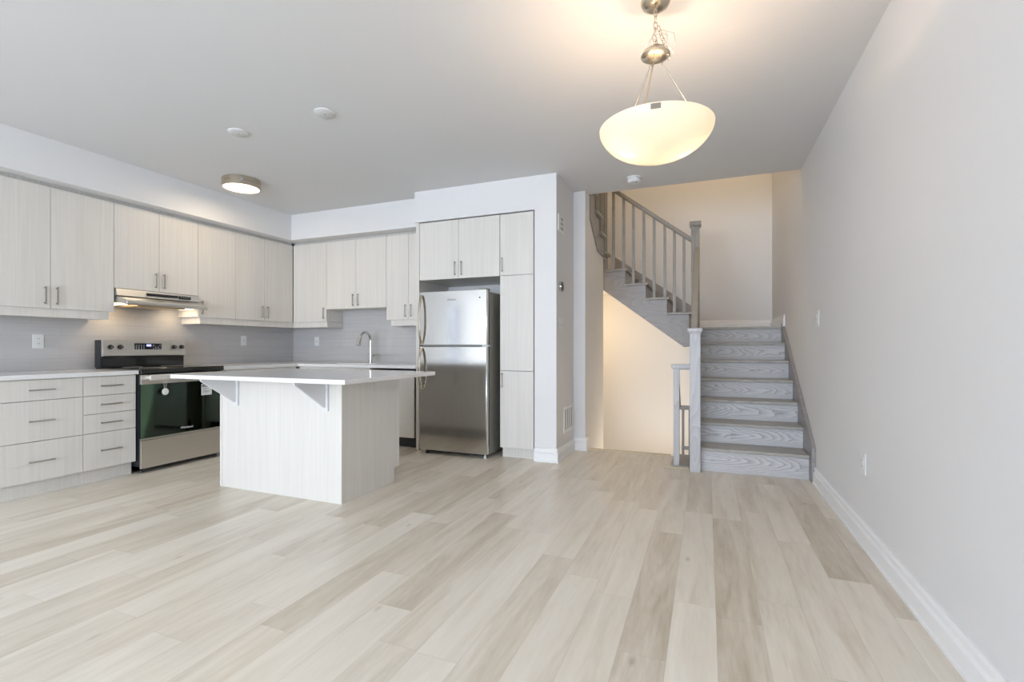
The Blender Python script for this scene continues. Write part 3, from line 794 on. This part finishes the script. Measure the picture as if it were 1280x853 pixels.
# door
bm = bmesh.new(); bx(bm, OF-.035, OF, OY0+.004, OY1-.004, .768, .852); dr = obj('oven_door', bm, M_STEELH, ov, .003)
bm = bmesh.new(); y0, y1 = OY0+.004, OY1-.004
bx(bm, OF-.035, OF-.028, y0, y0+.15, .30, .768); bx(bm, OF-.035, OF-.028, y1-.15, y1, .30, .768)
bx(bm, OF-.035, OF-.028, y0+.15, y1-.15, .30, .39); bx(bm, OF-.035, OF-.028, y0+.15, y1-.15, .72, .768)
obj('inner_frame', bm, mat('dark_green_enamel', (.05,.075,.06), .35), dr)
bm = bmesh.new(); bx(bm, OF-.006, OF-.002, y0, y1, .300, .768); obj('oven_glass', bm, M_OGLASS, dr)
bm = bmesh.new(); bx(bm, OF-.035, OF-.001, y0, y1, .288, .300); obj('door_edge', bm, M_STEELH, dr, .001)
bm = bmesh.new()
for i in range(3): tube(bm, [(-4.62-.12*i, y0+.12, .60), (-4.62-.12*i, y1-.12, .60)], .003, 6)
tube(bm, [(-4.565, y0+.13, .60), (-4.565, y1-.13, .60)], .004, 6); tube(bm, [(-4.565, y0+.13, .70), (-4.565, y1-.20, .71)], .004, 6)
obj('oven_rack', bm, M_CHROME, ov)
bm = bmesh.new(); bx(bm, -4.575, -4.545, 2.92, 3.12, .50, .575); obj('booklet', bm, M_GREEN, ov, .006, label='green packet seen through the oven glass')
text('lettering', 'Whirlpool', .028, M_WHITE, dr, (OF-.001, 3.055, .345), ROT_L, label='white maker name on the glass')
bm = bmesh.new(); bx(bm, OF+.030, OF+.045, OY0+.055, OY1-.04, .802, .850)
for y in (OY0+.07, OY1-.06): bx(bm, OF, OF+.031, y-.012, y+.012, .812, .840)
obj('handle', bm, mat('satin_handle', (.85,.82,.78), .5, metal=.6), dr, .004)
bm = bmesh.new(); bx(bm, OF-.035, OF, OY0+.004, OY1-.004, .042, .284); obj('storage_drawer', bm, M_STEELH, ov, .003)
for y in (OY0+.04, OY1-.04):
    bm = bmesh.new(); cyl(bm, (OF-.06, y, 0), .014, .03, 'z', 12); obj('foot', bm, M_BLACKM, ov)
# tags on the oven door
eg = thing('energy_label', 'white paper label stuck on the right of the oven glass', 'label', (OF, 3.28, .64))
def stick(y0, y1, z0, z1, n, m, par, d=.0012): 
    bm = bmesh.new(); bx(bm, OF-.0018, OF-.0018+d, y0, y1, z0, z1); return obj(n, bm, m, par)
LY = 3.195
pp = stick(LY, LY+.105, .627, .737, 'paper', M_WHITE, eg)
stick(LY+.010, LY+.096, .707, .727, 'heading', M_BLACK, eg, .0016)
stick(LY+.020, LY+.088, .714, .720, 'heading_line', M_WHITE, eg, .0019)
for z, w in ((.693, .06), (.685, .035), (.671, .085), (.661, .07), (.651, .05)): stick(LY+.012, LY+.012+w, z-.0015, z+.0015, 'text_line', M_GREY, eg, .0016)
hg = thing('hang_tag', 'small round white tag hanging by a string from the oven handle', 'tag', (OF+.04, 2.835, .68))
bm = bmesh.new(); cyl(bm, (OF+.028, 2.842, .695), .030, .002, 'x', 24); obj('disc', bm, M_WHITE, hg)
bm = bmesh.new(); tube(bm, [(OF+.026, 2.836, .725), (OF+.024, 2.832, .77), (OF+.029, 2.835, .802), (OF+.047, 2.84, .83), (OF+.048, 2.85, .80), (OF+.030, 2.85, .765), (OF+.028, 2.848, .725)], .0013, 6)
obj('string', bm, M_CLEARWIRE, hg)

# ------------------------------------------------------------------ range hood
hd = thing('range_hood', 'slim stainless range hood lit underneath, above the range', 'range hood', (-5.0, 3.08, 1.48))
HY0, HY1 = 2.70, 3.461
bm = bmesh.new()
prism(bm, [(-5.245, 1.622), (-4.925, 1.622), (-4.905, 1.558), (-5.245, 1.54)], 'y', HY0, HY1)
obj('housing', bm, M_STEELH, hd, .002)
bm = bmesh.new()
prism(bm, [(-5.245, 1.539), (-4.915, 1.553), (-4.80, 1.520), (-4.775, 1.508), (-4.775, 1.478), (-4.80, 1.474), (-4.86, 1.492), (-5.245, 1.492)], 'y', HY0+.005, HY1-.002)
obj('visor', bm, M_STEELH, hd, .006)
bm = bmesh.new(); bx(bm, -4.916, -4.9105+.008, 2.95, 3.235, 1.580, 1.602); obj('vent_slot', bm, M_DARK, hd)
bm = bmesh.new(); bx(bm, -4.916, -4.9105+.008, 3.25, 3.365, 1.573, 1.602); cp = obj('control_strip', bm, M_DARK, hd)
for i in range(4):
    bm = bmesh.new(); bx(bm, -4.903, -4.9015, 3.262+.024*i, 3.276+.024*i, 1.585, 1.592); obj('button', bm, M_GREY, cp)
bm = bmesh.new(); bx(bm, -5.20, -4.89, 2.86, 3.30, 1.470, 1.491); obj('filter', bm, M_FILTER, hd, .004)
for y, n in ((2.77, 0), (3.39, 1)):
    bm = bmesh.new(); bx(bm, -5.17, -4.96, y-.045, y+.045, 1.482, 1.491); obj('lamp_lens', bm, M_HOODLAMP, hd, label='lit lamp lens')
for y in (2.79, 3.32):
    area('hood_lamp', (-5.06, y, 1.478), (0, 0, 0), .16, .08, .55, (1, .74, .45))

# ------------------------------------------------------------------ island
isl = thing('kitchen_island', 'white laminate kitchen island with overhanging white quartz top', 'island', (-2.95, 3.0, 0))
IX0, IX1, IY0, IY1 = -3.551, -2.352, 2.672, 3.35
bm = bmesh.new(); bx(bm, IX0+.019, IX1-.019, IY0, IY0+.018, 0, .864); obj('back_panel', bm, M_LAM, isl)
for x0 in (IX0, IX1-.019):
    bm = bmesh.new(); prism(bm, [(IY0-.004, 0), (3.28, 0), (3.28, .115), (IY1, .115), (IY1, .864), (IY0-.004, .864)], 'x', x0, x0+.019)
    obj('end_panel', bm, M_LAM, isl, .001)
bm = bmesh.new(); bx(bm, IX1+.0005, IX1+.004, IY0-.004, IY0+.022, 0, .864); obj('corner_stile', bm, M_LAM, isl)
bm = bmesh.new(); bx(bm, IX0+.019, IX1-.019, IY0+.018, IY1-.03, .11, .126); bx(bm, IX0+.019, IX1-.019, 3.265, 3.28, 0, .11); bx(bm, -2.96, -2.944, IY0+.018, IY1-.03, .126, .864)
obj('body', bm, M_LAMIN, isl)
for a, b in ((IX0+.021, -3.15), (-3.15, -2.75), (-2.75, IX1-.021)):
    bm = bmesh.new(); bx(bm, a+.002, b-.002, IY1-.022, IY1-.003, .117, .86); dd = obj('door', bm, M_LAM, isl, .001)
    bm = bmesh.new(); bx(bm, b-.05, b-.04, IY1+.016, IY1+.024, .64, .79); bx(bm, b-.049, b-.041, IY1-.003, IY1+.017, .65, .66); bx(bm, b-.049, b-.041, IY1-.003, IY1+.017, .77, .78); obj('handle', bm, M_PULL, dd)
bm = bmesh.new(); bx(bm, -3.655, -2.05, 2.355, 3.415, .864, .893); obj('countertop', bm, M_QUARTZ, isl, .002)
for x in (-3.383, -2.503):
    bm = bmesh.new()
    bx(bm, x-.004, x+.028+.012, IY0-.016, IY0-.0005, .642, .862)
    prism(bm, [(IY0-.016, .665), (IY0-.29, .848), (IY0-.29, .863), (IY0-.016, .863)], 'x', x+.004, x+.020)
    obj('bracket', bm, mat('white_bracket', (.74,.74,.745), .35) if 'white_bracket' not in bpy.data.materials else bpy.data.materials['white_bracket'], isl, .001)

# ------------------------------------------------------------------ pendant lamp
px_, py_ = -.226, 2.385
pe = thing('pendant_lamp', 'frosted glass bowl pendant lamp hanging on a chain from the ceiling', 'pendant lamp', (px_, py_, ZC))
bm = bmesh.new(); lathe(bm, (px_, py_, 0), [(0, 2.739), (.068, 2.739), (.068, 2.732), (.060, 2.716), (.035, 2.702), (.012, 2.698), (0, 2.697)], 32); cn = obj('canopy', bm, M_NICKEL, pe, smooth=True)
def link(c, ang, h=.019, w=.009, r=.0022):
    pts = []
    for i in range(14):
        a = 2*PI*i/14; u = w*math.cos(a); v = h*math.sin(a)
        pts.append((c[0]+u*math.cos(ang), c[1]+u*math.sin(ang), c[2]+v))
    return pts
bm = bmesh.new()
zz = 2.683; k = 0
while zz > 2.535:
    off = .010*math.sin((zz-2.6)*60) if zz < 2.62 else 0
    tube(bm, link((px_+off*.6, py_+off*.2, zz), (k % 2)*PI/2+.5), .0022, 6, True); zz -= .0295; k += 1
for i, (dx, dy, z) in enumerate(((.016, 0, 2.60), (.024, .0, 2.578), (.03, .004, 2.556), (.038, .0, 2.535), (.046, .0, 2.515), (.052, .0, 2.495), (.058, .004, 2.475), (.062, 0, 2.455))):
    tube(bm, link((px_+dx, py_+dy-.01, z), i*PI/2+.8, .014, .008), .002, 6, True)
obj('chain', bm, M_NICKEL, pe, smooth=True)
bm = bmesh.new(); lathe(bm, (px_, py_, 0), [(0, 2.527), (.012, 2.526), (.035, 2.518), (.060, 2.498), (.068, 2.480), (.066, 2.476), (.045, 2.466), (.015, 2.460), (0, 2.460)], 32); obj('hub', bm, M_NICKEL, pe, smooth=True)
bm = bmesh.new()
loop = []
for i in range(30):
    a = i/29*2*PI*1.15
    loop.append((px_+.012+.045*math.cos(a), py_-.02+.02*math.sin(a*.7), 2.535+.045*math.sin(a)))
tube(bm, loop, .0022, 6)
tube(bm, [(px_-.03, py_-.02, 2.50), (px_-.01, py_-.05, 2.545), (px_+.04, py_-.05, 2.56), (px_+.085, py_-.03, 2.55), (px_+.092, py_-.03, 2.50), (px_+.085, py_-.03, 2.455), (px_+.06, py_-.04, 2.49), (px_+.03, py_-.05, 2.53), (px_, py_-.06, 2.525), (px_-.015, py_-.06, 2.47)], .0022, 6)
obj('cord', bm, M_CLEARWIRE, pe, smooth=True, label='loose clear cord looped around the chain')
RIMZ, RR = 2.135, .262
Fv = Vector((-math.sin(YAW), math.cos(YAW))); Rv = Vector((math.cos(YAW), math.sin(YAW)))
for th in (88, 208, 328):
    a = math.radians(th); dv = Rv*math.sin(a)+Fv*math.cos(a)
    p0 = Vector((px_+dv.x*.022, py_+dv.y*.022, 2.462)); p1 = Vector((px_+dv.x*.235, py_+dv.y*.235, RIMZ-.004))
    bm = bmesh.new(); tube(bm, link(p0+(p1-p0)*.05, a, .010, .006), .0016, 6, True); tube(bm, [p0+(p1-p0)*.08, p0+(p1-p0)*.15, p1], [.0032, .0045, .0045], 8)
    obj('rod', bm, M_NICKEL, pe, smooth=True)
prof = []; n = 14; dep = .148
for i in range(n+1):
    t_ = i/n; prof.append((RR*math.sin(t_*PI/2)**.9 if i else 0, RIMZ-dep*math.cos(t_*PI/2)**1.15 if i < n else RIMZ))
inner = [(max(0, r-.007) if i else 0, z+.006) for i, (r, z) in enumerate(prof)]
inner[-1] = (RR-.007, RIMZ)
bm = bmesh.new(); lathe(bm, (px_, py_, 0), prof+inner[::-1], 64); bowl = obj('bowl', bm, M_BOWL, pe, smooth=True)
bd = -Fv*.96 - Rv*.28; bd.normalize(); q = Vector((px_, py_))+bd*.2585
bm = bmesh.new(); bmesh.ops.create_cube(bm, size=1, matrix=Matrix.Translation((q.x, q.y, RIMZ-.016)) @ Matrix.Rotation(math.atan2(bd.y, bd.x), 4, 'Z') @ Matrix.Rotation(.30, 4, 'Y') @ Matrix.Diagonal((.003, .042, .022, 1)))
obj('clip', bm, mat('brown_clip', (.22,.19,.15), .6), bowl)
for s in (-1, 1):
    c = Vector((px_, py_, 2.040)) + Vector((Rv.x, Rv.y, 0))*s*.125
    bm = bmesh.new(); lathe(bm, c, [(0, -.03), (.018, -.024), (.028, -.004), (.028, .008), (.018, .028), (.011, .045), (0, .046)], 20); obj('bulb', bm, M_BULB, pe, smooth=True)
    point('pendant_bulb_light', (c.x, c.y, c.z+.0), 28.0, (1, .71, .47), .034)

# flush ceiling lamp
lx, ly = -4.255, 3.425
fl = thing('flush_ceiling_lamp', 'round brushed nickel drum ceiling lamp glowing above the island', 'ceiling lamp', (lx, ly, ZC))
bm = bmesh.new(); lathe(bm, (lx, ly, 0), [(0, 2.739), (.168, 2.739), (.172, 2.735), (.172, 2.700), (.169, 2.698), (.172, 2.696), (.172, 2.655), (.160, 2.655), (.160, 2.70), (0, 2.70)], 48); obj('drum', bm, M_NICKEL, fl, smooth=True)
bm = bmesh.new(); lathe(bm, (lx, ly, 0), [(0, 2.652), (.10, 2.653), (.159, 2.662), (.159, 2.669), (0, 2.669)], 48); obj('diffuser', bm, M_DIFFUSER, fl, smooth=True)
bm = bmesh.new(); a = math.atan2(-ly, -lx); bmesh.ops.create_cube(bm, size=1, matrix=Matrix.Translation((lx+.173*math.cos(a), ly+.173*math.sin(a), 2.70)) @ Matrix.Rotation(a, 4, 'Z') @ Matrix.Diagonal((.006, .03, .03, 1))); obj('clip', bm, M_CHROME, fl, .002)
area('flush_lamp_light', (lx, ly, 2.645), (0, 0, 0), .26, .26, 4, (1, .80, .56))

# ceiling discs and smoke alarm
M_CAP = mat('off_white_cap', (.70,.70,.69), .5)
for (x, y, lab) in ((-3.325, 2.65, 'flat round white ceiling cap, the one nearer the drum lamp'), (-2.485, 2.654, 'flat round white ceiling cap, the one nearer the pendant')):
    t = thing('ceiling_cap', lab, 'ceiling cap', (x, y, ZC), 'round ceiling caps')
    bm = bmesh.new(); lathe(bm, (x, y, 0), [(0, 2.7395), (.073, 2.7395), (.073, 2.732), (.066, 2.727), (0, 2.726)], 36); obj('plate', bm, M_CAP, t, smooth=True)
    bm = bmesh.new(); cyl(bm, (x, y, 2.7245), .006, .002, 'z', 10); obj('screw', bm, M_RED, t)
sm = thing('smoke_alarm', 'round white smoke alarm on the ceiling behind the pendant', 'smoke alarm', (-.655, 4.80, ZC))
bm = bmesh.new(); lathe(bm, (-.655, 4.80, 0), [(0, 2.7395), (.070, 2.7395), (.070, 2.725), (.0, 2.725)], 36); obj('base', bm, M_WHITE, sm, smooth=True)
bm = bmesh.new(); lathe(bm, (-.655, 4.80, 0), [(0, 2.7248), (.058, 2.7248), (.058, 2.716), (.063, 2.714), (.063, 2.700), (.052, 2.688), (.02, 2.684), (0, 2.684)], 36); obj('cover', bm, M_WHITE, sm, smooth=True)
bm = bmesh.new(); cyl(bm, (-.655+.028, 4.80-.03, 2.682), .008, .004, 'z', 12); obj('test_button', bm, M_GREY, sm)

# ------------------------------------------------------------------ wall plates
def plate_parts(side, u, z, face, w, h, parent, kind):
    """side L (faces +x), B (faces -y), R (faces -x)"""
    s = {'L': 1, 'B': -1, 'R': -1}[side]; sd = 'B' if side == 'B' else 'L'
    def q(a0, a1, d0, d1, z0, z1, nm, m, bev=0):
        bm = bmesh.new(); bx(bm, *Bx(sd, u+a0, u+a1, face+s*d0, face+s*d1, z+z0, z+z1)); return obj(nm, bm, m, parent, bev)
    q(-w/2, w/2, .0005, .006, -h/2, h/2, 'plate', M_WHITE, .002)
    if kind == 'outlet':
        for zz in (-.021, .021):
            q(-.016, .016, .006, .0085, zz-.014, zz+.014, 'socket', M_WHITE, .002)
            q(-.008, -.0055, .0085, .0092, zz-.004, zz+.006, 'slot', M_DARK); q(.0055, .008, .0085, .0092, zz-.004, zz+.006, 'slot', M_DARK)
    elif kind == 'decora_outlet':
        q(-.017, .017, .006, .0085, -.034, .034, 'socket', M_WHITE, .001)
        for zz in (-.018, .018):
            q(-.008, -.0055, .0085, .0092, zz-.004, zz+.006, 'slot', M_DARK); q(.0055, .008, .0085, .0092, zz-.004, zz+.006, 'slot', M_DARK)
    elif kind == 'switch':
        q(-.017, .017, .006, .0095, -.034, .034, 'rocker', M_WHITE, .002)
        q(-.004, .004, .0095, .011, -.018, .0, 'paddle_mark', M_GREY)
    elif kind == 'gfci':
        q(-.017, .017, .006, .0085, -.034, .034, 'socket', M_WHITE, .001)
        q(-.005, .005, .0085, .0095, -.006, .006, 'test_button', M_GREY)
t = thing('wall_outlet', 'white duplex outlet on the tile above the left drawers', 'outlet', (XL+.008, 2.297, 1.14), 'outlets'); plate_parts('L', 2.297, 1.142, XL+.008, .076, .118, t, 'outlet')
t = thing('wall_outlet', 'white outlet on the left wall tile between range and corner', 'outlet', (XL+.008, 4.255, 1.165), 'outlets'); plate_parts('L', 4.255, 1.168, XL+.008, .076, .118, t, 'gfci')
t = thing('wall_outlet', 'white outlet on the back wall tile left of the faucet', 'outlet', (-4.84, YB-.008, 1.164), 'outlets'); plate_parts('B', -4.835, 1.164, YB-.008, .076, .118, t, 'gfci')
t = thing('wall_outlet', 'white outlet low on the right wall above the baseboard', 'outlet', (XR, 3.225, .45), 'outlets'); plate_parts('R', 3.225, .449, XR, .090, .118, t, 'decora_outlet')
t = thing('light_switch', 'white light switch on the right wall beside the stairs', 'switch', (XR, 4.43, 1.32), 'switches'); plate_parts('R', 4.43, 1.319, XR, .115, .128, t, 'switch')
t = thing('wall_outlet', 'tiny white outlet on the stairwell back wall seen between balusters', 'outlet', (-1.19, Y7, 2.40), 'outlets'); plate_parts('B', -1.19, 2.395, Y7, .11, .07, t, 'none')
t = thing('light_switch', 'white double switch on the narrow wall side below the thermostat', 'switch', (-1.317, 4.54, 1.31), 'switches'); plate_parts('L', 4.54, 1.312, -1.317, .12, .122, t, 'switch')
th = thing('thermostat', 'round black and silver thermostat on the narrow wall side', 'thermostat', (-1.317, 4.51, 1.68))
bm = bmesh.new(); cyl(bm, (-1.3165, 4.51, 1.677), .052, .008, 'x', 32); cyl(bm, (-1.3085, 4.51, 1.677), .050, .016, 'x', 32); obj('ring', bm, M_CHROME, th, smooth=True)
bm = bmesh.new(); cyl(bm, (-1.2925, 4.51, 1.677), .043, .0015, 'x', 32); obj('screen', bm, M_BLACK, th)
dc = thing('door_chime', 'white box with three grey square grilles high on the narrow wall side', 'door chime', (-1.317, 4.53, 2.2))
bm = bmesh.new(); bx(bm, -1.3165, -1.304, 4.425, 4.635, 2.205, 2.365); obj('case', bm, M_WHITE, dc, .004)
for z in (2.240, 2.285, 2.330):
    bm = bmesh.new(); bx(bm, -1.3038, -1.3028, 4.50, 4.575, z-.013, z+.013); obj('grille', bm, mat('grille_grey', (.42,.42,.42), .6) if 'grille_grey' not in bpy.data.materials else bpy.data.materials['grille_grey'], dc)
vt = thing('wall_vent', 'white return air vent low on the narrow wall side', 'vent', (-1.317, 4.81, .25))
bm = bmesh.new(); V0, V1, Z0, Z1 = 4.63, 4.99, .235, .495
bx(bm, -1.3165, -1.309, V0, V0+.03, Z0, Z1); bx(bm, -1.3165, -1.309, V1-.03, V1, Z0, Z1); bx(bm, -1.3165, -1.309, V0+.03, V1-.03, Z0, Z0+.03); bx(bm, -1.3165, -1.309, V0+.03, V1-.03, Z1-.03, Z1)
obj('frame', bm, M_TRIM, vt, .001)
for i in range(1, 4):
    y = V0+.03+(V1-V0-.06)*i/4
    box('bar', -1.3165, -1.310, y-.008, y+.008, Z0+.03, Z1-.03, M_TRIM, vt)
bm = bmesh.new(); bx(bm, -1.3165, -1.3145, V0+.03, V1-.03, Z0+.03, Z1-.03); obj('louvre', bm, mat('vent_louvre_grey', (.55,.54,.53), .6), vt)
